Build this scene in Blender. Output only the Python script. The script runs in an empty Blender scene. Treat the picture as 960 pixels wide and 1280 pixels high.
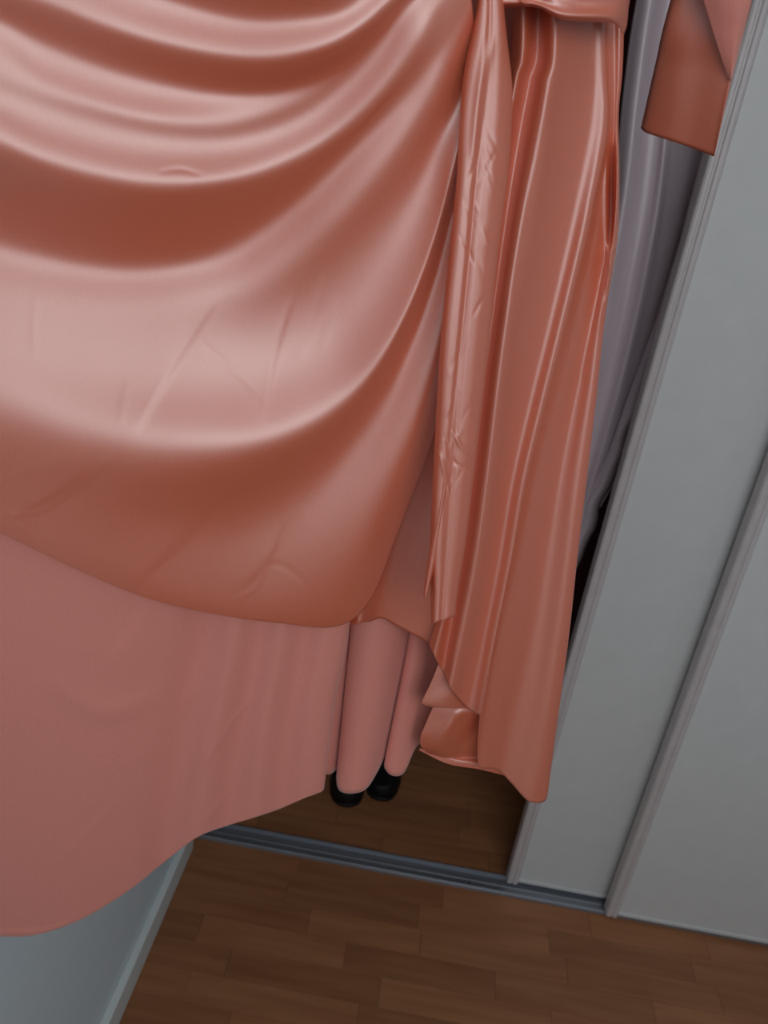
import bpy, bmesh, math, random
import numpy as np
from mathutils import Vector, Matrix

# ---------------------------------------------------------------- camera
SC = bpy.context.scene
COL = SC.collection
H = 1.60                                   # eye height
F_PX = 961.0
_D = np.array([-.130, .901, .413]); _D /= np.linalg.norm(_D)
_F = np.array([0, 0, 1.]) - _D[2]*_D; _F /= np.linalg.norm(_F)
_R = np.cross(_D, _F)
PSI = math.radians(3.0)
_Y = _F*math.cos(PSI) + _R*math.sin(PSI)
_X = _R*math.cos(PSI) - _F*math.sin(PSI)
cam_data = bpy.data.cameras.new('camera')
cam = bpy.data.objects.new('camera', cam_data); COL.objects.link(cam)
cam_data.sensor_fit = 'VERTICAL'; cam_data.sensor_height = 36.0
cam_data.lens = F_PX/1280*36; cam_data.clip_start = .02
cam_data.dof.use_dof = True; cam_data.dof.focus_distance = .78; cam_data.dof.aperture_fstop = 7.0
cx = (_X[0], _Y[0], -_D[0]); cy = (_X[1], _Y[1], -_D[1]); cz = (_X[2], _Y[2], -_D[2])
cam.matrix_world = Matrix(((cx[0], -cy[0], -cz[0], 0), (cx[1], -cy[1], -cz[1], 0),
                           (cx[2], -cy[2], -cz[2], H), (0, 0, 0, 1)))
SC.camera = cam

# ---------------------------------------------------------------- light
world = bpy.data.worlds.new('world'); SC.world = world; world.use_nodes = True
bg = world.node_tree.nodes['Background']
bg.inputs[0].default_value = (.55, .72, 1, 1); bg.inputs[1].default_value = .15
def area(name, loc, target, sx, sy, power, col):
    d = bpy.data.lights.new(name, 'AREA'); d.shape = 'RECTANGLE'; d.size = sx; d.size_y = sy
    d.energy = power; d.color = col
    o = bpy.data.objects.new(name, d); COL.objects.link(o); o.location = loc
    o.rotation_euler = (Vector(target)-Vector(loc)).to_track_quat('-Z', 'Y').to_euler()
    return o
area('window_light', (.50, -.98, 2.0), (.15, .8, 1.25), 1.5, .85, 16, (.96, .98, 1))
SC.view_settings.view_transform = 'Standard'; SC.view_settings.look = 'None'
SC.view_settings.exposure = -0.25; SC.view_settings.gamma = 1.0
SC.view_settings.use_curve_mapping = False

# ---------------------------------------------------------------- materials
def mat(name, col, rough=.5, spec=.5, metal=0.0, **kw):
    m = bpy.data.materials.new(name); m.use_nodes = True
    p = m.node_tree.nodes['Principled BSDF']
    p.inputs['Base Color'].default_value = (*col, 1); p.inputs['Roughness'].default_value = rough
    p.inputs['Specular IOR Level'].default_value = spec; p.inputs['Metallic'].default_value = metal
    for k, v in kw.items(): p.inputs[k.replace('_', ' ')].default_value = v
    return m
def noise_into(m, col_a, col_b, scale, sock='Base Color', stretch=(1, 1, 1), bump=0, detail=4, lo=.3, hi=.7, per_object=0):
    nt = m.node_tree; p = nt.nodes['Principled BSDF']
    tc = nt.nodes.new('ShaderNodeTexCoord'); mp = nt.nodes.new('ShaderNodeMapping')
    mp.inputs['Scale'].default_value = stretch
    nt.links.new(tc.outputs['Object'], mp.inputs[0])
    n = nt.nodes.new('ShaderNodeTexNoise'); n.inputs['Scale'].default_value = scale; n.inputs['Detail'].default_value = detail
    nt.links.new(mp.outputs[0], n.inputs['Vector'])
    r = nt.nodes.new('ShaderNodeValToRGB'); r.color_ramp.elements[0].position = lo; r.color_ramp.elements[1].position = hi
    r.color_ramp.elements[0].color = (*col_a, 1); r.color_ramp.elements[1].color = (*col_b, 1)
    nt.links.new(n.outputs[0], r.inputs[0])
    out = r.outputs[0]
    if per_object:
        oi = nt.nodes.new('ShaderNodeObjectInfo')
        ad = nt.nodes.new('ShaderNodeVectorMath'); ad.operation = 'ADD'
        sc = nt.nodes.new('ShaderNodeVectorMath'); sc.operation = 'SCALE'; sc.inputs[3].default_value = 37
        cb = nt.nodes.new('ShaderNodeCombineXYZ')
        for i in range(3): nt.links.new(oi.outputs['Random'], cb.inputs[i])
        nt.links.new(cb.outputs[0], sc.inputs[0]); nt.links.new(tc.outputs['Object'], ad.inputs[0]); nt.links.new(sc.outputs[0], ad.inputs[1])
        nt.links.new(ad.outputs[0], mp.inputs[0])
        hs = nt.nodes.new('ShaderNodeHueSaturation')
        mr = nt.nodes.new('ShaderNodeMapRange'); mr.inputs[3].default_value = 1-per_object; mr.inputs[4].default_value = 1+per_object
        nt.links.new(oi.outputs['Random'], mr.inputs[0]); nt.links.new(mr.outputs[0], hs.inputs['Value'])
        nt.links.new(out, hs.inputs['Color']); out = hs.outputs[0]
    nt.links.new(out, p.inputs[sock])
    if bump:
        b = nt.nodes.new('ShaderNodeBump'); b.inputs['Strength'].default_value = bump; b.inputs['Distance'].default_value = .001
        nt.links.new(n.outputs[0], b.inputs['Height']); nt.links.new(b.outputs[0], p.inputs['Normal'])
    return m
M_SATIN = mat('peach_satin', (.80, .20, .095), .46, 1.0, IOR=1.98)
noise_into(M_SATIN, (.64, .130, .054), (.69, .145, .064), 900, stretch=(1, 1, .15), bump=.06)
M_SATIN_L = mat('peach_satin_lengthwise', (.80, .20, .095), .48, 1.0, IOR=2.0, Anisotropic=.65)
noise_into(M_SATIN_L, (.64, .130, .054), (.69, .145, .064), 900, stretch=(1, 1, .15), bump=.06)
_t = M_SATIN_L.node_tree.nodes.new('ShaderNodeCombineXYZ'); _t.inputs[2].default_value = 1
M_SATIN_L.node_tree.links.new(_t.outputs[0], M_SATIN_L.node_tree.nodes['Principled BSDF'].inputs['Tangent'])
M_MATTE = mat('peach_lining', (.76, .27, .19), .55, .6, Sheen_Weight=.25)
noise_into(M_MATTE, (.70, .245, .19), (.76, .27, .212), 1200, stretch=(1, 1, .2), bump=.08)
M_GREY = mat('grey_satin', (.5, .42, .45), .38, 1.0)
noise_into(M_GREY, (.68, .57, .62), (.76, .65, .70), 30, stretch=(1, 1, .2), bump=.3)
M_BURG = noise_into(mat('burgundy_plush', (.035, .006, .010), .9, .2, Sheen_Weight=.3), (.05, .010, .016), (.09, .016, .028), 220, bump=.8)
M_WALL = noise_into(mat('wall_paint', (.62, .69, .71), .75, .3), (.72, .83, .88), (.75, .85, .90), 60, bump=.15)
M_BASE = noise_into(mat('baseboard_paint', (.66, .70, .68), .45, .4), (.74, .80, .79), (.77, .83, .82), 40)
M_DOOR = noise_into(mat('door_laminate', (.70, .71, .70), .5, .4), (.69, .70, .69), (.72, .73, .72), 25, bump=.05)
M_STILE = noise_into(mat('door_stile', (.62, .57, .57), .38, .5), (.60, .55, .55), (.65, .60, .60), 30)
M_ALU = noise_into(mat('track_aluminium', (.30, .32, .36), .35, .5, .6), (.27, .29, .33), (.33, .35, .39), 50, stretch=(.1, 4, 1))
M_CAB = noise_into(mat('carcass', (.30, .25, .23), .7, .2), (.28, .23, .21), (.32, .27, .25), 20)
M_CEIL = noise_into(mat('ceiling_paint', (.8, .8, .8), .8, .2), (.79, .79, .79), (.82, .82, .82), 20)
M_BLACK = noise_into(mat('black_leather', (.006, .006, .007), .5, .3), (.004, .004, .005), (.009, .009, .010), 90, bump=.2)
M_METAL = noise_into(mat('chrome', (.7, .7, .7), .25, .5, 1.0), (.68, .68, .68), (.72, .72, .72), 40)
M_OAK = mat('oak_parquet', (.3, .14, .07), .42, .35)
noise_into(M_OAK, (.30, .118, .050), (.40, .175, .078), 7, stretch=(.6, 6, 1), bump=.1, detail=6, per_object=.13)
M_JOINT = noise_into(mat('floor_underlay', (.16, .07, .035), .8, .1), (.15, .065, .03), (.18, .08, .04), 30)

# ---------------------------------------------------------------- helpers
def link(name, me, m, parent=None):
    o = bpy.data.objects.new(name, me); COL.objects.link(o)
    if m: me.materials.append(m)
    if parent: o.parent = parent
    return o
def tag(o, label=None, cat=None, group=None, kind=None):
    for k, v in (('label', label), ('category', cat), ('group', group), ('kind', kind)):
        if v: o[k] = v
    return o
def empty(name, loc, label, cat, group=None):
    o = bpy.data.objects.new(name, None); COL.objects.link(o); o.location = loc; o.empty_display_size = .05
    return tag(o, label, cat, group)
def box_me(name, x0, x1, y0, y1, z0, z1, bevel=0):
    bm = bmesh.new(); bmesh.ops.create_cube(bm, size=1)
    for v in bm.verts: v.co = Vector((x0 if v.co.x < 0 else x1, y0 if v.co.y < 0 else y1, z0 if v.co.z < 0 else z1))
    if bevel: bmesh.ops.bevel(bm, geom=bm.edges[:], offset=bevel, segments=2, affect='EDGES', profile=.5)
    me = bpy.data.meshes.new(name); bm.to_mesh(me); bm.free(); return me
def box(name, m, *a, parent=None, bevel=0, kind=None):
    o = link(name, box_me(name, *a, bevel=bevel), m, None)
    if parent:
        o.data.transform(Matrix.Translation(-parent.location)); o.parent = parent
    if kind: o['kind'] = kind
    return o
def prism_x(name, m, prof, x0, x1, parent=None):      # profile in (y,z), extruded along x
    n = len(prof); vs = [(x0, y, z) for y, z in prof] + [(x1, y, z) for y, z in prof]
    fs = [tuple(range(n)), tuple(range(2*n-1, n-1, -1))] + [(i, i+n, (i+1) % n+n, (i+1) % n) for i in range(n)]
    return raw(name, m, vs, fs, parent)
def prism_z(name, m, prof, z0, z1, parent=None):      # profile in (x,y), extruded along z
    n = len(prof); vs = [(x, y, z0) for x, y in prof] + [(x, y, z1) for x, y in prof]
    fs = [tuple(range(n)), tuple(range(2*n-1, n-1, -1))] + [(i, (i+1) % n, (i+1) % n+n, i+n) for i in range(n)]
    return raw(name, m, vs, fs, parent)
def raw(name, m, vs, fs, parent=None, smooth=False):
    me = bpy.data.meshes.new(name)
    if parent: 
        l = parent.location; vs = [(v[0]-l[0], v[1]-l[1], v[2]-l[2]) for v in vs]
    me.from_pydata(vs, [], fs)
    bm = bmesh.new(); bm.from_mesh(me); bmesh.ops.recalc_face_normals(bm, faces=bm.faces[:]); bm.to_mesh(me); bm.free()
    if smooth: me.shade_smooth()
    return link(name, me, m, parent)
def tube(name, m, pts, r, parent=None, n=10):
    pts = [Vector(p) for p in pts]; vs = []; fs = []
    for i, p in enumerate(pts):
        t = (pts[min(i+1, len(pts)-1)]-pts[max(i-1, 0)]).normalized()
        a = t.orthogonal().normalized() if i == 0 else (a - t*a.dot(t)).normalized()
        b = t.cross(a); rr = r[i] if isinstance(r, (list, tuple)) else r
        for k in range(n):
            q = 2*math.pi*k/n; vs.append(tuple(p + (a*math.cos(q)+b*math.sin(q))*rr))
    for i in range(len(pts)-1):
        for k in range(n): fs.append((i*n+k, i*n+(k+1) % n, (i+1)*n+(k+1) % n, (i+1)*n+k))
    fs += [tuple(range(n)), tuple(range(len(pts)*n-1, (len(pts)-1)*n-1, -1))]
    return raw(name, m, vs, fs, parent, True)

# ---------------------------------------------------------------- room shell
XW = -.437; YT0, YT1 = 1.378, 1.436; YB = 2.02; XR = 1.9; ZC = 2.50; Y0 = -1.0; ZCAB = 2.40
box('wall_left', M_WALL, XW-.1, XW, Y0, YT0-.02, 0, ZC, kind='structure')
box('baseboard_left', M_BASE, XW, XW+.017, Y0, YT0-.03, 0, .072, bevel=.003, kind='structure')
box('wall_right', M_WALL, XR, XR+.1, Y0-.1, YB+.1, 0, ZC, kind='structure')
bw = empty('wall_rear', (0, Y0, 0), None, None); tag(bw, kind='structure')
for a in ((XW-.1, -.27, 0, ZC), (1.27, XR, 0, ZC), (-.27, 1.27, 0, 1.52), (-.27, 1.27, 2.46, ZC)):
    box('wall_piece', M_WALL, a[0], a[1], Y0-.1, Y0, a[2], a[3], parent=bw)
box('ceiling', M_CEIL, XW-.1, XR+.1, Y0-.1, YB+.1, ZC, ZC+.05, kind='structure')
# floor: each strip its own piece
floor = box('floor', M_JOINT, XW-.1, XR+.1, Y0-.1, YB+.1, -.03, -.0035, kind='structure')
random.seed(4)
PITCH = .066; R0 = 1.046; CACHE = {}
KNOWN = {0: [-.25, .08, .45], 1: [-.335, -.005, .33, .68], 2: [-.10, .16, .495, .84], 3: [-.168, .15, .46, .795]}
def strip(x0, x1, y0):
    L = round((x1-x0), 3)
    if L not in CACHE: CACHE[L] = box_me('strip', 0, L-.0006, 0, PITCH-.0005, -.0035, 0, bevel=.0003)
    o = bpy.data.objects.new('strip', CACHE[L]); COL.objects.link(o)
    if not CACHE[L].materials: CACHE[L].materials.append(M_OAK)
    o.location = (x0, y0, 0); o.parent = floor
for k in range(-13, 15):
    y0 = R0 + k*PITCH
    js = sorted(KNOWN.get(k, []))
    if not js: js = [XW + random.uniform(.05, .35)]
    x = js[0] - random.choice((.30, .33, .36))
    while x > XW-.03: js.insert(0, x); x -= random.choice((.30, .33, .36))
    xmax = 1.35
    while js[-1] < xmax: js.append(js[-1] + random.choice((.28, .33, .36)))
    js = [XW-.03] + [j for j in js if j > XW+.02]
    for a, b in zip(js[:-1], js[1:]): strip(a, b, y0)

# ---------------------------------------------------------------- wardrobe
wd = empty('wardrobe', (.7, 1.7, 0), 'built-in wardrobe with its dark interior open behind the peach dress', 'wardrobe')
box('back_panel', M_CAB, XW-.02, XR, YB-.02, YB, .0, ZCAB, parent=wd)
box('side_panel', M_CAB, XW-.02, XW, YT0-.01, YB-.02, 0, ZCAB, parent=wd)
box('divider', M_CAB, .86, .878, YT1+.04, YB-.02, 0.001, ZCAB, parent=wd)
box('top_panel', M_CAB, XW, XR, YT0, YB-.02, ZCAB-.02, ZCAB, parent=wd)
box('fascia', M_DOOR, XW, XR, YT0-.05, YT0-.02, ZCAB-.06, ZC, parent=wd)
tube('clothes_rail', M_METAL, [(XW, 1.76, 2.12), (.86, 1.76, 2.12)], .0125, wd)
# bottom track
tr = empty('floor_track', (.3, (YT0+YT1)/2, 0), 'grey aluminium sliding-door track along the parquet', 'track')
prism_x('track_rail', M_ALU, [(YT0, 0.0), (YT0+.001, .006), (YT0+.006, .009), (YT0+.0085, .0085), (YT0+.010, .0025), (1.4035, .0022), (1.405, .0032),
        (1.408, .0032), (1.4095, .0022), (YT1-.010, .0025), (YT1-.0085, .009), (YT1-.005, .0105), (YT1-.001, .008), (YT1, 0.0)], XW+.001, XR-.01, tr)
st = box('stopper', M_METAL, .268, .271, 1.392, 1.398, .002, .008, parent=tr)
def sliding_door(name, x0, x1, yf, z0, label):
    d = empty(name, (x0, yf, 0), label, 'door', None)
    yb = yf+.034
    prof = [(x0, yf+.006), (x0+.0015, yf+.002), (x0+.005, yf), (x0+.010, yf), (x0+.0125, yf+.003), (x0+.0150, yf+.003), (x0+.0175, yf),
            (x0+.023, yf), (x0+.0265, yf+.002), (x0+.029, yf+.006), (x0+.029, yf+.010), (x0+.0265, yf+.012), (x0+.0265, yb-.002), (x0+.002, yb), (x0, yb-.004)]
    prism_z('stile', M_STILE, prof, z0, ZCAB-.03, d)
    p2 = [(2*((x0+x1)/2)-x, y) for x, y in prof]
    prism_z('stile', M_STILE, p2, z0, ZCAB-.03, d)
    box('door_panel', M_DOOR, x0+.027, x1-.027, yf+.009, yf+.019, z0+.006, ZCAB-.035, parent=d)
    box('bottom_rail', M_DOOR, x0+.029, x1-.029, yf+.006, yf+.026, z0+.003, z0+.012, parent=d, bevel=.001)
    return d
sliding_door('sliding_door', .362, 1.28, 1.4095, .0105, 'pale grey sliding wardrobe door on the rear track, partly hidden behind the dress')
sliding_door('sliding_door', .604, 1.52, 1.3665, .011, 'white sliding wardrobe door on the front track at right edge of photo')

# ---------------------------------------------------------------- cloth lofting
def cr(P, u):                                    # Catmull-Rom through rows of P at float index u
    n = len(P); i = np.clip(np.floor(u).astype(int), 0, n-2); t = (u-i)[:, None]
    if P.ndim == 3: t = t[:, :, None]
    a = P[np.clip(i-1, 0, n-1)]; b = P[i]; c = P[i+1]; d = P[np.clip(i+2, 0, n-1)]
    a = np.where((i == 0).reshape(-1, *([1]*(P.ndim-1))), 2*b-c, a)
    d = np.where((i == n-2).reshape(-1, *([1]*(P.ndim-1))), 2*c-b, d)
    return .5*((2*b)+(-a+c)*t+(2*a-5*b+4*c-d)*t*t+(-a+3*b-3*c+d)*t**3)
def resample(pts, n):
    P = np.array(pts, float); dense = cr(P, np.linspace(0, len(P)-1, 60*len(P)))
    s = np.r_[0, np.cumsum(np.linalg.norm(np.diff(dense[:, :2], axis=0), axis=1))]
    q = np.linspace(0, s[-1], n)
    return np.stack([np.interp(q, s, dense[:, k]) for k in range(P.shape[1])], 1)
def across(G, m):                                # G [curves, n, k] -> dense
    return cr(G, np.linspace(0, len(G)-1, (len(G)-1)*m+1))
PA, PB = .68, .30                                # garment hangs in the vertical plane y = PA + PB*x
def to_world(px, py, off, pa=PA, pb=PB):
    a, b, c = px-480, py-640, np.full_like(px, F_PX)
    rx = a*_X[0]+b*_X[1]+c*_X[2]; ry = a*_Y[0]+b*_Y[1]+c*_Y[2]; rz = -(a*_D[0]+b*_D[1]+c*_D[2])
    t = (pa+off)/(ry-pb*rx)
    return np.stack([rx*t, ry*t, H+rz*t], -1)
def crease(px, py, line, w, amp, taper=True):    # a soft pressed crease along a line
    n = int(np.clip(np.linalg.norm(np.subtract(line[0][:2], line[-1][:2]))/1.5, 30, 400)); P = resample(line, n); out = np.zeros_like(px)
    x0, x1 = P[:, 0].min()-5*w, P[:, 0].max()+5*w; y0, y1 = P[:, 1].min()-5*w, P[:, 1].max()+5*w
    sel = (px > x0) & (px < x1) & (py > y0) & (py < y1)
    if not sel.any(): return out
    q = np.stack([px[sel], py[sel]], -1)
    d = np.linalg.norm(q[:, None, :]-P[None, :, :2], axis=2); k = d.argmin(1); dm = d.min(1)
    e = np.sin(np.pi*np.clip((k+1)/(n+1), 0, 1))**.5 if taper else 1
    out[sel] = amp*np.exp(-(dm/w)**2)*e
    return out
def step_crease(px, py, line, w, amp):           # cloth steps from one side of the line to the other and eases back
    P = resample(line, 160); out = np.zeros_like(px)
    sel = (px > P[:, 0].min()-90) & (px < P[:, 0].max()+90) & (py > P[:, 1].min()-90) & (py < P[:, 1].max()+90)
    if not sel.any(): return out
    q = np.stack([px[sel], py[sel]], -1)
    d = np.linalg.norm(q[:, None, :]-P[None, :, :2], axis=2); k = d.argmin(1); dm = d.min(1)
    T = np.gradient(P[:, :2], axis=0); T /= np.linalg.norm(T, axis=1)[:, None]
    v = q-P[k, :2]; sgn = T[k, 0]*v[:, 1]-T[k, 1]*v[:, 0]
    e = np.sin(np.pi*np.clip((k+1)/161, 0, 1))
    out[sel] = amp*np.tanh(sgn/w)*np.exp(-(dm/(9*w))**2)*e
    return out
def sheet(name, m, G, parent, thick=.0008, fine=None, pa=PA, pb=PB):
    px, py, d = G[..., 0].copy(), G[..., 1].copy(), G[..., 2].copy()
    if fine: d = d + fine(px, py)
    W = to_world(px, py, d, pa, pb); n, k = px.shape
    l = np.array(parent.location) if parent else np.zeros(3)
    V = (W-l).reshape(-1, 3)
    me = bpy.data.meshes.new(name)
    I = np.arange(n*k).reshape(n, k)
    Fc = np.stack([I[:-1, :-1], I[:-1, 1:], I[1:, 1:], I[1:, :-1]], -1).reshape(-1, 4)
    me.vertices.add(len(V)); me.vertices.foreach_set('co', V.ravel())
    me.loops.add(Fc.size); me.loops.foreach_set('vertex_index', Fc.ravel().astype(np.int32))
    me.polygons.add(len(Fc)); me.polygons.foreach_set('loop_start', np.arange(0, Fc.size, 4).astype(np.int32))
    me.update(calc_edges=True)
    # make the normals look at the room
    pn = np.zeros(len(Fc)*3); me.polygons.foreach_get('normal', pn)
    if pn.reshape(-1, 3)[:, 1].sum() > 0: me.flip_normals()
    me.shade_smooth()
    o = link(name, me, m, parent)
    if thick:
        s = o.modifiers.new('thickness', 'SOLIDIFY'); s.thickness = thick; s.offset = -1
    return o
def loft(curves, n, m, warp=None):
    G = np.stack([resample(c, n) for c in curves]); return across(G, m)

def smooth_rows(G, val, sigma):                  # gaussian smoothing across the folds, measured in arc length
    out = val.copy(); d = np.linalg.norm(np.diff(G[..., :2], axis=0), axis=2)
    for j in range(G.shape[1]):
        q = np.r_[0, np.cumsum(d[:, j])+1e-4*np.arange(1, len(G))]; n = int(q[-1])+2; u = np.linspace(0, q[-1], n)
        v = np.interp(u, q, val[:, j]); k = int(3*sigma); w = np.exp(-(np.arange(-k, k+1)/sigma)**2/2); w /= w.sum()
        e = np.pad(v, k, 'reflect', reflect_type='odd'); out[:, j] = np.interp(q, u, np.convolve(e, w, 'valid'))
    return out
# ---------------------------------------------------------------- the dress
dress = empty('dress', (0.05, .75, .80), 'peach satin midi dress with draped wrap skirt, hanging in front of the open wardrobe', 'dress')

# --- draped wrap panel: the slope of the cloth (facing up + / facing down -) is set along each swag and summed into depth
SW = [  # points, [(fraction along, slope)]
 ([(-70,-260),(200,-240),(400,-230),(640,-220)], [(0,0),(1,0)]),
 ([(-70,-150),(150,-90),(300,-55),(400,-60),(450,-90),(520,-150)], [(0,.2),(1,.2)]),
 ([(-70,-120),(100,-60),(200,-20),(300,8),(380,10),(430,0),(470,-35),(540,-110)], [(0,-.3),(.6,-.6),(1,-.4)]),
 ([(-70,-72),(60,-25),(120,0),(200,28),(300,50),(380,47),(440,28),(490,-10),(560,-70)], [(0,.7),(.7,.95),(1,.5)]),
 ([(-70,-20),(0,5),(60,28),(150,62),(260,90),(350,95),(420,72),(465,36),(500,0),(570,-60)], [(0,-.5),(.4,-.8),(.72,-1.7),(.85,-1.5),(1,-.6)]),
 ([(-70,22),(0,52),(60,88),(150,120),(230,132),(310,128),(380,110),(435,80),(480,36),(515,-10),(575,-52)], [(0,.6),(.45,.75),(.65,0),(.8,-1.0),(1,-.5)]),
 ([(-70,75),(0,105),(100,138),(200,160),(290,163),(370,140),(430,100),(475,53),(515,3),(578,-42)], [(0,0),(.5,-.25),(.8,-.3),(1,-.2)]),
 ([(-70,120),(0,152),(60,178),(150,202),(240,210),(310,200),(380,172),(430,135),(475,85),(508,30),(535,-10),(582,-35)], [(0,.7),(.5,.85),(.8,1.0),(1,.5)]),
 ([(-70,175),(0,205),(100,238),(200,250),(300,236),(370,209),(430,168),(480,118),(522,60),(552,5),(585,-25)], [(0,-.75),(.5,-.75),(.8,-.5),(1,-.2)]),
 ([(-70,248),(0,275),(100,305),(180,314),(260,302),(340,262),(410,206),(460,157),(510,102),(552,45),(588,-10)], [(0,-.65),(.5,-.7),(.8,-.6),(1,-.4)]),
 ([(-70,302),(0,327),(100,348),(190,352),(280,336),(340,303),(400,253),(445,205),(490,158),(532,105),(562,55),(590,5)], [(0,.5),(.5,.6),(.72,.6),(.85,0),(1,-.4)]),
 ([(-70,350),(0,375),(100,395),(200,398),(300,380),(370,340),(425,288),(470,238),(512,182),(547,125),(573,70),(592,25)], [(0,.45),(.35,.35),(.55,-.2),(.8,-.5),(1,-.6)]),
 ([(-70,410),(0,430),(100,450),(200,460),(300,440),(375,400),(432,345),(480,282),(522,220),(552,160),(576,105),(594,50)], [(0,.45),(.35,.45),(.6,0),(.8,-.35),(1,-.4)]),
 ([(-70,470),(0,485),(100,515),(200,535),(300,535),(370,515),(430,475),(475,420),(512,350),(542,270),(564,190),(582,130),(596,80)], [(0,.35),(.35,.6),(.6,.75),(.85,.85),(1,.4)]),
 ([(-70,540),(0,560),(100,588),(200,606),(280,602),(360,575),(420,536),(470,478),(511,402),(541,322),(564,240),(582,180),(598,120)], [(0,-.1),(.25,-.3),(.4,-.75),(.75,-.8),(1,-.5)]),
 ([(-70,590),(0,612),(100,645),(200,672),(300,678),(380,640),(440,578),(485,510),(521,430),(548,350),(568,270),(585,210),(600,150)], [(0,-.25),(.3,-.1),(.5,.3),(.8,.2),(1,0)]),
 ([(-70,615),(0,641),(100,680),(190,715),(280,737),(360,729),(422,680),(467,610),(507,530),(537,450),(558,370),(574,300),(588,240),(602,190)], [(0,-.2),(.3,.0),(.5,.2),(.8,.15),(1,0)]),
 ([(-70,632),(0,658),(90,702),(180,740),(260,760),(350,772),(412,764),(452,715),(490,635),(527,550),(552,470),(568,390),(580,310),(592,262),(604,225)], [(0,-.3),(.4,-.1),(.55,-.5),(.8,-.9),(1,-.5)]),
 ([(-70,641),(0,666),(90,709),(180,746),(260,766),(350,779),(420,783),(462,752),(498,665),(532,575),(556,490),(571,405),(583,325),(594,280),(606,245)], [(0,-.3),(.4,-.2),(.55,-1),(.8,-1.6),(1,-.8)]),
]
NA = 360
Gp = np.stack([np.c_[resample([(x, y) for x, y in p], NA),
                     np.interp(np.linspace(0, 1, NA), [t[0] for t in tn], [t[1] for t in tn])] for p, tn in SW])
Gp[..., 2] = np.stack([np.convolve(np.pad(a, 30, 'edge'), np.ones(61)/61, 'valid') for a in Gp[..., 2]])
Gd = across(Gp, 20)
MPP = .00078
seg = np.linalg.norm(np.diff(Gd[..., :2], axis=0), axis=2)*MPP
slope = Gd[..., 2]*.80
slope = np.where(slope > 0, slope*np.clip(.20+Gd[..., 1]/850, .2, .9), slope)
slope = smooth_rows(Gd, slope, 6)
dep = np.zeros(Gd.shape[:2]); dep[1:] = np.cumsum(-(slope[1:]+slope[:-1])/2*seg, axis=0)
S = np.r_[np.zeros((1, NA)), np.cumsum(seg, axis=0)]
i0 = 4*20; i1 = 16*20
trend = (dep[i1]-dep[i0])/(S[i1]-S[i0]); trend = np.convolve(np.pad(trend, 20, 'edge'), np.ones(41)/41, 'valid')
def smj(v, sg):
    k = int(3*sg); w = np.exp(-(np.arange(-k, k+1)/sg)**2/2); w /= w.sum(); v2 = np.atleast_2d(v)
    o = np.stack([np.convolve(np.pad(a, k, 'reflect', reflect_type='odd'), w, 'valid') for a in v2]); return o[0] if v.ndim == 1 else o
dep = dep - .4*smj(trend, 25)*(S-S[i0]); dep = dep-smj(dep[330], 30)
dep = smj(dep, 9)
print('wrap depth range', dep.min(), dep.max())
Gw = Gd.copy(); Gw[..., 2] = np.clip(dep, -.25, .07)
def fine_wrap(px, py):
    f = np.zeros_like(px)
    for ln, w, a in (
        ([(272,372),(235,430),(190,500),(172,535)], 3.0, -.0007), ([(150,562),(100,605),(50,638),(5,645)], 3, -.0008),
        ([(365,372),(350,420),(338,470),(330,525)], 3.5, -.0011), ([(405,345),(390,400),(372,450)], 4, -.0008),
        ([(420,375),(412,405),(400,440)], 4, -.0006), ([(250,425),(300,470),(330,500)], 2.5, .0005),
        ([(270,625),(225,680),(165,730)], 3, -.0007), ([(355,650),(340,690),(320,733),(290,750)], 3, -.0009),
        ([(330,708),(350,706),(372,720),(385,735)], 3, .0007), ([(160,475),(155,500),(150,530)], 4, -.0005),
        ([(0,600),(40,585),(90,575)], 5, -.0005), ([(45,370),(42,410),(44,450)], 4, -.0004),
        ([(200,215),(225,212),(250,218)], 3, .0010), ([(15,640),(30,655),(25,675)], 3, -.0006),
        ([(500,450),(470,520),(440,590)], 8, -.0008), ([(250,640),(300,600),(340,590)], 9, -.0008)):
        f += crease(px, py, ln, w*1.2, a*.5)
    for ln, w, a in (([(280,360),(230,435),(185,515),(150,570)], 5, -.0009), ([(130,575),(70,620),(10,650)], 5, -.0011),
                     ([(270,615),(225,675),(160,735)], 5, -.0010), ([(352,640),(335,700),(290,748)], 5, -.0012),
                     ([(372,360),(345,440),(330,530)], 5, -.0009)):
        f += step_crease(px, py, ln, w*.8, a*.55)
    f += .0004*np.sin(px/47+py/71)*np.sin(py/59-px/83)
    return f
sheet('wrap_panel', M_SATIN, Gw, dress, fine=fine_wrap)

# --- flap of the wrap that falls in shade between the swags and the sash
def vc(pts, d, d1=None):                          # vertical curve with depth going d -> d1
    n = len(pts); d1 = d if d1 is None else d1
    return [(x, y, d+(d1-d)*i/(n-1)) for i, (x, y) in enumerate(pts)]
mm = .001
B1 = [vc([(545,300),(510,470),(455,640),(415,750),(405,782)], 40*mm, 56*mm),
      vc([(556,300),(522,470),(472,640),(438,750),(433,783)], 43*mm, 50*mm),
      vc([(562,300),(530,475),(482,645),(456,748),(449,779)], 48*mm, 34*mm),
      vc([(568,300),(537,480),(491,650),(469,745),(462,777)], 54*mm, 54*mm),
      vc([(573,300),(543,480),(500,655),(482,740),(478,773)], 60*mm, 62*mm),
      vc([(580,300),(552,490),(515,660),(502,755),(497,783)], 58*mm, 58*mm),
      vc([(588,300),(564,500),(534,665),(524,765),(518,794)], 50*mm, 50*mm),
      vc([(596,300),(576,510),(555,670),(550,770),(545,807)], 40*mm, 42*mm),
      vc([(602,300),(584,510),(564,670),(560,765),(553,797)], 42*mm, 50*mm)]
sheet('wrap_fold', M_SATIN, loft(B1, 160, 10), dress)

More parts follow.
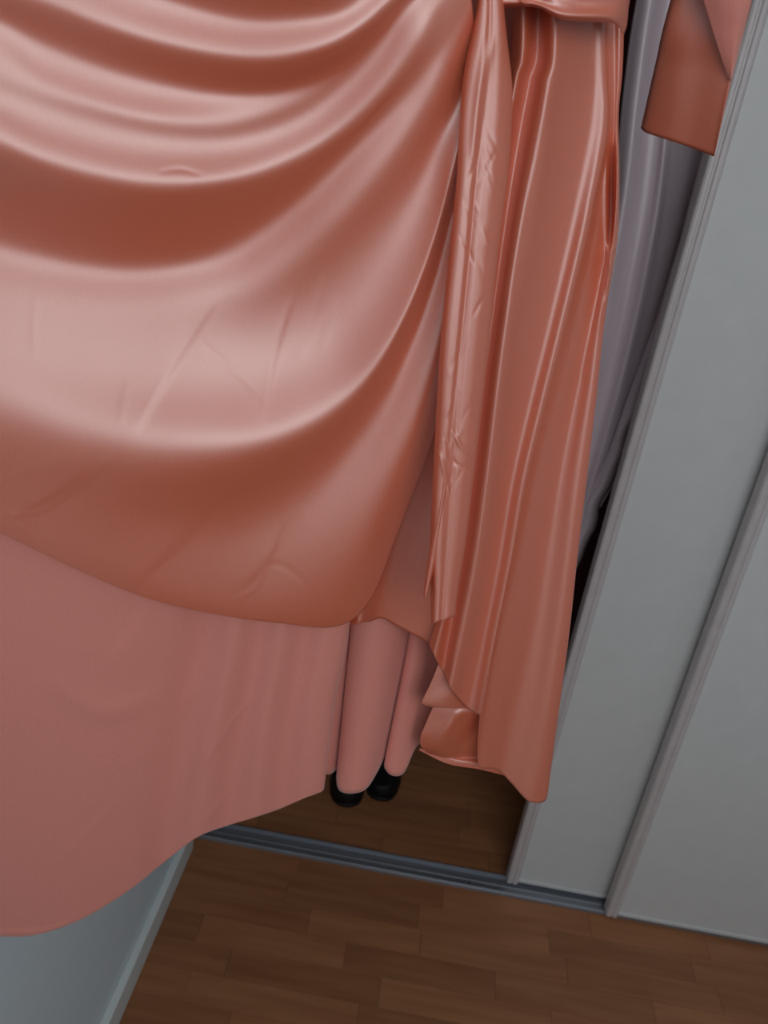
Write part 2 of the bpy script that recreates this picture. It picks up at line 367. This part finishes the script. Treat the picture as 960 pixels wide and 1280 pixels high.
# --- right side of the skirt: long folds falling from the waist
T = -230
VS = [vc([(636,T),(640,40),(625,150),(610,300),(595,450),(575,600),(555,740),(536,806)], 36*mm, 28*mm),
      vc([(650,T),(656,40),(646,100),(636,160),(627,220),(614,320),(600,450),(583,590),(562,735),(544,822)], 10*mm, 12*mm),
      vc([(664,T),(671,40),(661,100),(651,150),(641,210),(631,280),(620,360),(607,460),(594,570),(575,710),(553,838)], 40*mm, 30*mm),
      vc([(684,T),(691,40),(682,105),(668,190),(653,262),(640,335),(628,415),(618,495),(606,600),(590,715),(562,858)], 8*mm, 6*mm),
      vc([(704,T),(710,50),(700,130),(687,215),(670,310),(654,395),(640,490),(628,580),(613,685),(595,785),(573,872)], 19*mm, 16*mm),
      vc([(726,T),(730,50),(722,130),(708,220),(692,310),(676,400),(655,500),(636,600),(621,700),(604,795),(584,884)], 30*mm, 22*mm),
      vc([(742,T),(745,50),(742,140),(732,210),(715,300),(692,400),(668,500),(645,602),(629,700),(610,798),(593,891)], 37*mm, 20*mm),
      vc([(752,T),(753,50),(757,140),(748,200),(737,250),(726,300),(702,400),(677,500),(653,600),(636,700),(617,800),(600,894)], 34*mm, 4*mm),
      vc([(755,T),(756,50),(760,140),(753,200),(743,250),(733,300),(709,400),(684,500),(659,600),(640,700),(619,800),(600,897)], 38*mm, 13*mm),
      vc([(758,T),(759,50),(762,140),(757,200),(749,250),(741,300),(719,400),(694,500),(668,600),(648,700),(624,800),(603,915),(598,955)], 41*mm, 26*mm),
      vc([(762,T),(763,50),(765,140),(761,200),(757,250),(751,300),(732,400),(708,500),(684,600),(664,700),(645,800),(622,915),(614,961)], 45*mm, 32*mm),
      vc([(765,T),(766,50),(767,140),(764,200),(761,250),(757,300),(739,400),(716,500),(696,600),(679,700),(660,800),(632,915),(624,963)], 48*mm, 37*mm),
      vc([(768,T),(770,50),(769,140),(767,200),(765,250),(761,300),(744,400),(724,500),(706,600),(692,700),(676,800),(650,925),(640,980)], 46*mm, 34*mm),
      vc([(775,T),(775,50),(771,140),(770,200),(769,250),(766,300),(750,400),(736,500),(721,600),(709,700),(696,800),(676,935),(660,1001)], 40*mm, 23*mm),
      vc([(780,T),(779,50),(773,140),(773,200),(773,250),(770,305),(755,400),(744,500),(732,600),(720,700),(709,800),(690,935),(680,1002)], 41*mm, 25*mm),
      vc([(782,T),(779,50),(773,140),(774,200),(774,250),(771,305),(756,400),(745,500),(733,600),(721,700),(710,800),(692,935),(685,985)], 50*mm, 36*mm),
      vc([(776,T),(773,50),(767,140),(768,200),(768,250),(765,305),(750,400),(739,500),(727,600),(715,700),(704,800),(686,925),(676,960)], 80*mm, 70*mm)]
def fine_side(px, py):
    f = crease(px, py, [(764,185),(764,220),(764,270),(762,308)], 3.5, .011)
    f += crease(px, py, [(761,165),(759,190),(757,250),(759,310),(763,340)], 2.5, -.003)
    f += crease(px, py, [(771,165),(772,200),(770,260),(764,320),(757,380)], 2.5, -.005)
    f += crease(px, py, [(762,330),(745,400),(730,470)], 5, -.002)
    f += crease(px, py, [(680,150),(660,260),(640,380)], 8, .002)
    f += .0005*np.sin(px/21+py/140)
    return f
Gs = loft(VS, 420, 12); Gs[..., 2] = smooth_rows(Gs, Gs[..., 2], 5.0)
sheet('side_drape', M_SATIN_L, Gs, dress, fine=fine_side)

# --- small layers at the slit of the side drape
HL = [[(557,800,.030),(600,800,.030),(645,800,.046)], [(548,830,.030),(595,830,.027),(640,830,.046)], [(538,855,.030),(590,855,.025),(635,855,.046)],
      [(528,876,.030),(565,874,.026),(630,874,.046)], [(530,881,.031),(562,884,.028),(628,882,.046)], [(540,884,.034),(566,885,.032),(626,884,.046)]]
o = sheet('inner_fold', M_SATIN_L, loft(HL, 80, 8), dress)
GL = [[(548,868,.050),(600,868,.050),(645,868,.050)], [(541,884,.048),(575,886,.034),(610,890,.034),(645,890,.040)],
      [(533,902,.046),(565,900,.034),(600,905,.036),(640,905,.040)], [(526,920,.044),(556,920,.034),(590,925,.040),(640,925,.040)],
      [(526,933,.046),(552,938,.038),(585,938,.044),(640,940,.040)], [(538,943,.052),(560,947,.046),(590,946,.050),(640,950,.044)],
      [(526,936,.056),(560,948,.048),(595,954,.044),(640,962,.044)], [(524,938,.056),(560,955,.046),(600,962,.042),(640,972,.044)]]
o = sheet('turned_hem', M_SATIN, loft(GL, 90, 8), dress, fine=lambda px, py: crease(px, py, [(575,890),(560,910),(548,935)], 7, -.004)+crease(px, py, [(620,890),(590,915),(572,940)], 9, .004)); o['label'] = 'turned-up pink lining at the slit'

# --- matte underskirt showing below the wrap panel
ES = [vc([(-60,560),(-60,800),(-55,1000),(-50,1168)], 40*mm, 30*mm),
      vc([(0,560),(0,800),(0,1000),(0,1171)], 34*mm, 18*mm),
      vc([(70,560),(62,800),(50,1000),(45,1169)], 30*mm, 12*mm),
      vc([(150,560),(135,800),(112,1000),(100,1150)], 26*mm, 8*mm),
      vc([(230,560),(205,800),(175,980),(160,1114)], 29*mm, 15*mm),
      vc([(285,560),(255,800),(222,960),(205,1078)], 38*mm, 27*mm),
      vc([(320,560),(292,800),(262,940),(246,1047)], 26*mm, 13*mm),
      vc([(350,560),(322,800),(298,930),(285,1032)], 33*mm, 23*mm),
      vc([(375,560),(352,790),(330,910),(318,1022)], 23*mm, 11*mm),
      vc([(400,560),(380,790),(360,900),(350,1011)], 31*mm, 21*mm),
      vc([(425,560),(405,790),(388,890),(380,998)], 23*mm, 11*mm),
      vc([(445,560),(428,780),(412,880),(401,990)], 27*mm, 15*mm),
      vc([(452,560),(437,780),(420,875),(405,984)], 38*mm, 28*mm),
      vc([(448,560),(432,780),(414,875),(400,975)], 55*mm, 48*mm)]
def fine_under(px, py):
    f = step_crease(px, py, [(272,768),(252,830),(215,900)], 5, .0012)
    f += step_crease(px, py, [(185,745),(160,790),(130,830)], 5, .0010)
    f += crease(px, py, [(330,850),(285,910),(250,965),(232,1000)], 3, -.0009)
    f += crease(px, py, [(150,1000),(90,1060),(60,1090)], 4, -.0006)
    f += crease(px, py, [(290,980),(270,1010),(245,1035)], 3, -.0008)
    f += crease(px, py, [(60,850),(130,890),(200,870)], 14, -.002)
    f += crease(px, py, [(-20,1165),(20,1166),(60,1163),(90,1150)], 4, -.0016)
    f += .0007*np.sin(px/61+py/97)*np.sin(py/83)
    return f
sheet('underskirt', M_MATTE, loft(ES, 260, 14), dress, fine=fine_under)

# --- back of the skirt, pleated columns seen through the opening
FS = [vc([(-40,T),(-40,600),(-30,900)], 150*mm, 85*mm), vc([(150,T),(140,600),(120,920)], 150*mm, 105*mm), vc([(300,T),(300,600),(280,940)], 150*mm, 100*mm),
      vc([(400,T),(402,600),(385,960)], 150*mm, 70*mm), vc([(430,T),(430,600),(418,780),(400,965)], 150*mm, 56*mm),
      vc([(455,T),(448,600),(434,780),(412,968)], 150*mm, 58*mm), vc([(462,T),(455,600),(441,780),(424,960)], 150*mm, 82*mm),
      vc([(464,T),(457,600),(439,780),(420,972)], 150*mm, 62*mm),
      vc([(475,T),(468,600),(450,780),(424,988)], 150*mm, 48*mm), vc([(490,T),(486,600),(470,780),(440,992)], 150*mm, 40*mm),
      vc([(510,T),(508,600),(492,780),(458,986)], 150*mm, 46*mm), vc([(530,T),(527,600),(508,780),(472,965)], 150*mm, 64*mm),
      vc([(536,T),(533,600),(513,780),(482,945)], 150*mm, 84*mm),
      vc([(540,T),(535,600),(515,780),(480,958)], 150*mm, 68*mm), vc([(550,T),(545,600),(524,780),(489,969)], 150*mm, 58*mm),
      vc([(562,T),(556,600),(536,780),(505,966)], 150*mm, 60*mm), vc([(575,T),(570,600),(550,780),(522,932)], 150*mm, 74*mm),
      vc([(600,T),(590,600),(580,780),(545,925)], 150*mm, 84*mm), vc([(680,T),(660,600),(640,780),(620,920)], 150*mm, 95*mm),
      vc([(765,T),(715,600),(695,780),(675,915)], 150*mm, 75*mm)]
o = sheet('back_skirt', M_MATTE, loft(FS, 220, 8), dress)

# --- sash tail
TL = [vc([(600,-40),(592,30),(580,90),(574,150),(571,220),(562,310),(551,420),(543,560),(538,670),(538,740),(539,779)], -2*mm, -38*mm),
      vc([(603,-40),(597,30),(586,90),(579,150),(576,220),(568,310),(557,420),(549,560),(543,670),(543,740),(542,779)], -14*mm, -52*mm),
      vc([(608,-40),(606,30),(598,90),(591,150),(587,220),(580,310),(570,420),(559,560),(551,670),(549,740),(547,777)], -17*mm, -55*mm),
      vc([(612,-40),(612,30),(607,90),(601,150),(597,220),(589,310),(579,420),(567,560),(559,670),(554,740),(552,776)], -16*mm, -53*mm),
      vc([(616,-40),(618,30),(616,90),(612,150),(606,220),(597,310),(587,420),(574,560),(566,670),(559,740),(556,775)], -17*mm, -54*mm),
      vc([(622,-40),(627,30),(628,90),(626,150),(620,220),(611,310),(600,420),(586,560),(575,670),(566,740),(562,772)], -16*mm, -53*mm),
      vc([(625,-40),(634,50),(640,110),(638,180),(632,240),(622,320),(611,430),(596,560),(583,670),(572,740),(569,769)], -10*mm, -48*mm),
      vc([(622,-40),(631,50),(637,110),(635,180),(628,240),(619,320),(608,430),(593,560),(580,670),(569,740),(566,768)], 4*mm, -34*mm)]
def fine_sash(px, py):
    f = np.zeros_like(px)
    random.seed(3)
    seam = [(602,150),(599,185),(594,230),(585,330),(575,430),(563,540),(556,640)]
    f += crease(px, py, seam, 2.6, .0014)
    for k in range(26):
        u = random.uniform(.12, .95); q = cr(np.array(seam, float), np.array([u*6.0]))[0]
        x = q[0]+random.uniform(-8, 22); y = q[1]+random.uniform(-10, 10); L = random.uniform(18, 42); a = random.choice((-.6, -.4, .35, .5))
        f += crease(px, py, [(x-L*a*.5, y-L*.5), (x+random.uniform(-2, 2), y), (x+L*a*.5, y+L*.5)], random.uniform(1.8, 3.2), random.choice((-1, 1))*random.uniform(.0002, .0006))
    f += crease(px, py, [(546,560),(556,590),(562,618)], 2.5, -.0016) + crease(px, py, [(556,545),(566,575),(588,590)], 2.2, .0012)
    f += crease(px, py, [(566,540),(578,560),(592,572)], 2.2, -.0012)
    f += crease(px, py, [(612,50),(600,120),(592,200)], 6, -.003)
    return f
sheet('sash_tail', M_SATIN_L, loft(TL, 420, 9), dress, fine=fine_sash)
TT = [vc([(549,600),(541,650),(535,700),(529,742)], -30*mm, -38*mm), vc([(553,600),(545,650),(537,700),(530,745)], -42*mm, -48*mm),
      vc([(558,600),(550,650),(542,700),(533,745)], -46*mm, -50*mm), vc([(563,600),(555,650),(546,700),(536,736)], -38*mm, -44*mm)]
sheet('sash_tail_fold', M_SATIN_L, loft(TT, 80, 8), dress)
WB = [[(560,-120,.004),(640,-118,-.004),(720,-110,-.004),(790,-105,.004),(800,-104,.02)],
      [(565,-70,-.004),(640,-72,-.016),(720,-62,-.018),(786,-58,-.004),(796,-56,.02)],
      [(575,-35,-.008),(645,-32,-.020),(715,-24,-.024),(782,-18,-.010),(790,-16,.02)],
      [(590,-10,-.004),(655,-6,-.014),(712,4,-.020),(775,6,-.010),(786,10,.02)],
      [(600,5,-.004),(662,4,-.016),(705,17,-.024),(765,20,-.016),(784,30,.018)],
      [(606,10,.002),(668,7,-.012),(704,22,-.020),(764,26,-.012),(781,40,.018)],
      [(610,14,.012),(668,9,.002),(704,25,-.004),(764,29,.000),(780,43,.022)]]
def fine_band(px, py):
    return crease(px, py, [(770,24),(778,34),(782,44)], 2.5, .002)+crease(px, py, [(640,-20),(654,2),(662,18)], 3, -.003)+crease(px, py, [(650,-30),(690,0),(720,8)], 6, -.002)
sheet('sash_band', M_SATIN, loft(WB, 120, 8), dress, fine=fine_band)

# --- wide sleeve hanging flat at the side, its front corner folded back
SL = [vc([(906,-230),(838,0),(819,80),(801,160)], 120*mm, 175*mm), vc([(912,-230),(845,0),(825,80),(808,166)], 108*mm, 165*mm),
      vc([(935,-230),(868,0),(846,90),(832,174)], 98*mm, 150*mm), vc([(960,-230),(895,0),(876,90),(862,184)], 86*mm, 135*mm),
      vc([(985,-230),(925,0),(905,100),(888,194)], 72*mm, 118*mm), vc([(1000,-230),(940,0),(912,110),(893,195)], 72*mm, 114*mm),
      vc([(998,-230),(938,0),(910,110),(891,192)], 90*mm, 130*mm)]
sheet('sleeve', M_SATIN, loft(SL, 80, 6), dress)
SF = [vc([(800,-230),(877,0),(893,48),(911,101)], 92*mm, 96*mm), vc([(850,-230),(898,-20),(906,40),(912,100)], 72*mm, 94*mm),
      vc([(905,-230),(922,-30),(922,40),(914,99)], 62*mm, 92*mm), vc([(1000,-230),(942,-10),(929,45),(915,101)], 66*mm, 100*mm)]
sheet('sleeve_facing', M_MATTE, loft(SF, 60, 6), dress)
# upper body of the dress, above the frame
top = to_world(np.array([355.]), np.array([-215.]), np.array([.045]))[0]
dirx = Vector((1, PB, 0)).normalized(); diry = Vector((-PB, 1, 0)).normalized()
vs = []; fs = []; NR = 40
prof = [(0, .30, .045), (.05, .27, .05), (.12, .245, .06), (.20, .25, .065), (.26, .235, .05), (.31, .19, .035), (.335, .10, .02)]
for z, hw, hd in prof:
    for k in range(NR):
        a = 2*math.pi*k/NR; w = 1+.03*math.sin(9*a)
        p = Vector(top)+dirx*math.cos(a)*hw*w+diry*math.sin(a)*hd*w+Vector((0, 0, z)); vs.append(tuple(p))
for i in range(len(prof)-1):
    for k in range(NR): fs.append((i*NR+k, i*NR+(k+1) % NR, (i+1)*NR+(k+1) % NR, (i+1)*NR+k))
raw('bodice', M_SATIN, vs, fs, dress, True)
# hanger that carries it, hooked on a small ceiling hook above the frame
hz = top[2]+.33
hg = empty('hanger', (top[0], top[1], hz), 'wire hanger carrying the peach dress above the frame', 'hanger')
P = Vector((top[0], top[1], 0))
tube('hanger_arms', M_METAL, [P-dirx*.2+Vector((0, 0, hz-.05)), P-dirx*.05+Vector((0, 0, hz+.005)), P+Vector((0, 0, hz+.02)), P+dirx*.05+Vector((0, 0, hz+.005)), P+dirx*.2+Vector((0, 0, hz-.05))], .004, hg)
tube('hook', M_METAL, [P+Vector((0, 0, hz+.02)), P+Vector((0, 0, ZC))], .002, hg)

# ---------------------------------------------------------------- garments inside the wardrobe
def inside(y):                                    # plane parallel to the doors
    return dict(pa=y, pb=.12)
gg = empty('garment', (.42, 1.6, 1.0), 'grey mauve satin garment hanging between the dress and the sliding door', 'clothing')
y1 = 1.50
GA = [vc([(830,-150),(795,0),(778,120),(760,300),(720,480),(685,700),(655,900)], 40*mm),
      vc([(842,-150),(812,0),(795,120),(780,250),(752,400),(722,560),(695,740),(665,860)], 10*mm),
      vc([(865,-150),(832,0),(812,130),(797,260),(772,400),(742,530),(712,700),(680,800)], 26*mm),
      vc([(880,-150),(845,0),(828,130),(815,240),(798,330),(780,420),(750,540),(718,660),(695,745)], 22*mm),
      vc([(890,-150),(853,0),(836,130),(823,250),(805,350),(790,420),(762,530),(732,630),(712,700)], 4*mm),
      vc([(900,-150),(866,0),(848,130),(832,260),(815,360),(798,430),(770,540),(742,620),(725,675)], 20*mm),
      vc([(925,-150),(888,0),(870,130),(852,260),(830,360),(808,440),(778,540),(752,610),(738,655)], 28*mm),
      vc([(945,-150),(915,0),(897,130),(868,260),(842,360),(814,440),(781,540),(753,605),(735,640)], 36*mm),
      vc([(1000,-150),(965,0),(940,130),(905,260),(872,360),(838,440),(800,540),(770,600),(750,635)], 20*mm)]
sheet('grey_drape', M_GREY, loft(GA, 160, 8), gg, **inside(y1))
GB = []
def wav(x, y, k): return x+2.2*math.sin(y/13.0+k)+1.5*math.sin(y/7.3)
ys = list(range(60, 761, 12))
def gx(y): return np.interp(y, [60,180,300,400,480,560,620,680,760], [935,897,866,836,806,778,752,728,700])
for off, dd in ((-16, 44), (-9, 28), (-3, 24), (3, 30), (6, 46)):
    GB.append([(gx(y)+off*(1 if off < 0 else 1)+(wav(0, y, .5) if abs(off) < 10 else 0), y, dd*mm) for y in ys])
o = sheet('ruffled_edge', M_GREY, loft(GB, 200, 5), gg, **inside(y1-.03)); 
# arms up to the rail
xg = .47
tube('hanger_hook', M_METAL, [(xg, 1.62, 1.98), (xg, 1.72, 2.08), (xg, 1.76, 2.135)], .002, gg)
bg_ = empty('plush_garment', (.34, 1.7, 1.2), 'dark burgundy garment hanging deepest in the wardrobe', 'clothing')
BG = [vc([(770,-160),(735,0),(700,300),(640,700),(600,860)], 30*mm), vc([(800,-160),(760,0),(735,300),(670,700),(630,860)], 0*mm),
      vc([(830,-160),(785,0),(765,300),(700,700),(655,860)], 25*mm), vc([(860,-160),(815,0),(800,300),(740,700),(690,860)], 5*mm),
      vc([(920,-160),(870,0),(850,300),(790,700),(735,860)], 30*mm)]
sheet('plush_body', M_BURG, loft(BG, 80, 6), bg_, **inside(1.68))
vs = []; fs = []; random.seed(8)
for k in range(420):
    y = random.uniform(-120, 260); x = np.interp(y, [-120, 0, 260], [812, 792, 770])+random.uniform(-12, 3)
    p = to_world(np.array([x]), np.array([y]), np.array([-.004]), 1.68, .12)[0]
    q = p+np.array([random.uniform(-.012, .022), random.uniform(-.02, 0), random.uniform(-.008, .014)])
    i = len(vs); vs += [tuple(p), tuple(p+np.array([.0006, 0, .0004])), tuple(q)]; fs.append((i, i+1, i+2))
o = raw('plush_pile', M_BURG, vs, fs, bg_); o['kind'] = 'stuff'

# ---------------------------------------------------------------- black shoes on the wardrobe floor
def shoe(label, x, y, rz):
    s = empty('shoe', (x, y, 0), label, 'shoe', 'black shoes on the wardrobe floor')
    def body(name, levels, z0f, m, par=s):
        # outline stations along length (toe at -y)
        st = [(-.135, .004), (-.130, .022), (-.118, .036), (-.095, .045), (-.06, .049), (-.02, .045), (.03, .036), (.08, .034), (.115, .031), (.13, .018), (.135, .004)]
        vs = []; fs = []; n = len(st)
        for (t, zt, ztoe, sh) in levels:
            for sgn in (1, -1):
                for (yy, hw) in (st if sgn == 1 else st[::-1]):
                    f = np.interp(yy, [-.135, -.05, .02, .06, .135], [ztoe, ztoe*1.15, zt, zt*1.05, zt])
                    vs.append((sgn*hw*sh+.0, yy*(.9+.1*sh) if yy < 0 else yy*(.92+.08*sh), f))
        N = 2*n
        for l in range(len(levels)-1):
            for k in range(N): fs.append((l*N+k, l*N+(k+1) % N, (l+1)*N+(k+1) % N, (l+1)*N+k))
        fs += [tuple(range(N)), tuple(range(len(levels)*N-1, (len(levels)-1)*N-1, -1))]
        o = raw(name, m, vs, fs, None, True); o.parent = par; return o
    body('sole', [(0, .0005, .0005, 1), (1, .018, .012, 1.02)], 0, M_BLACK)
    body('upper', [(0, .016, .012, .98), (1, .045, .028, .96), (2, .070, .042, .82), (3, .085, .050, .55), (4, .078, .048, .35)], 0, M_BLACK)
    s.rotation_euler = (0, 0, rz); return s
shoe('left black rounded shoe toe under the leftmost pleat', -.082, 1.70, .08)
shoe('right black rounded shoe toe between the two pleats', .022, 1.745, -.05)
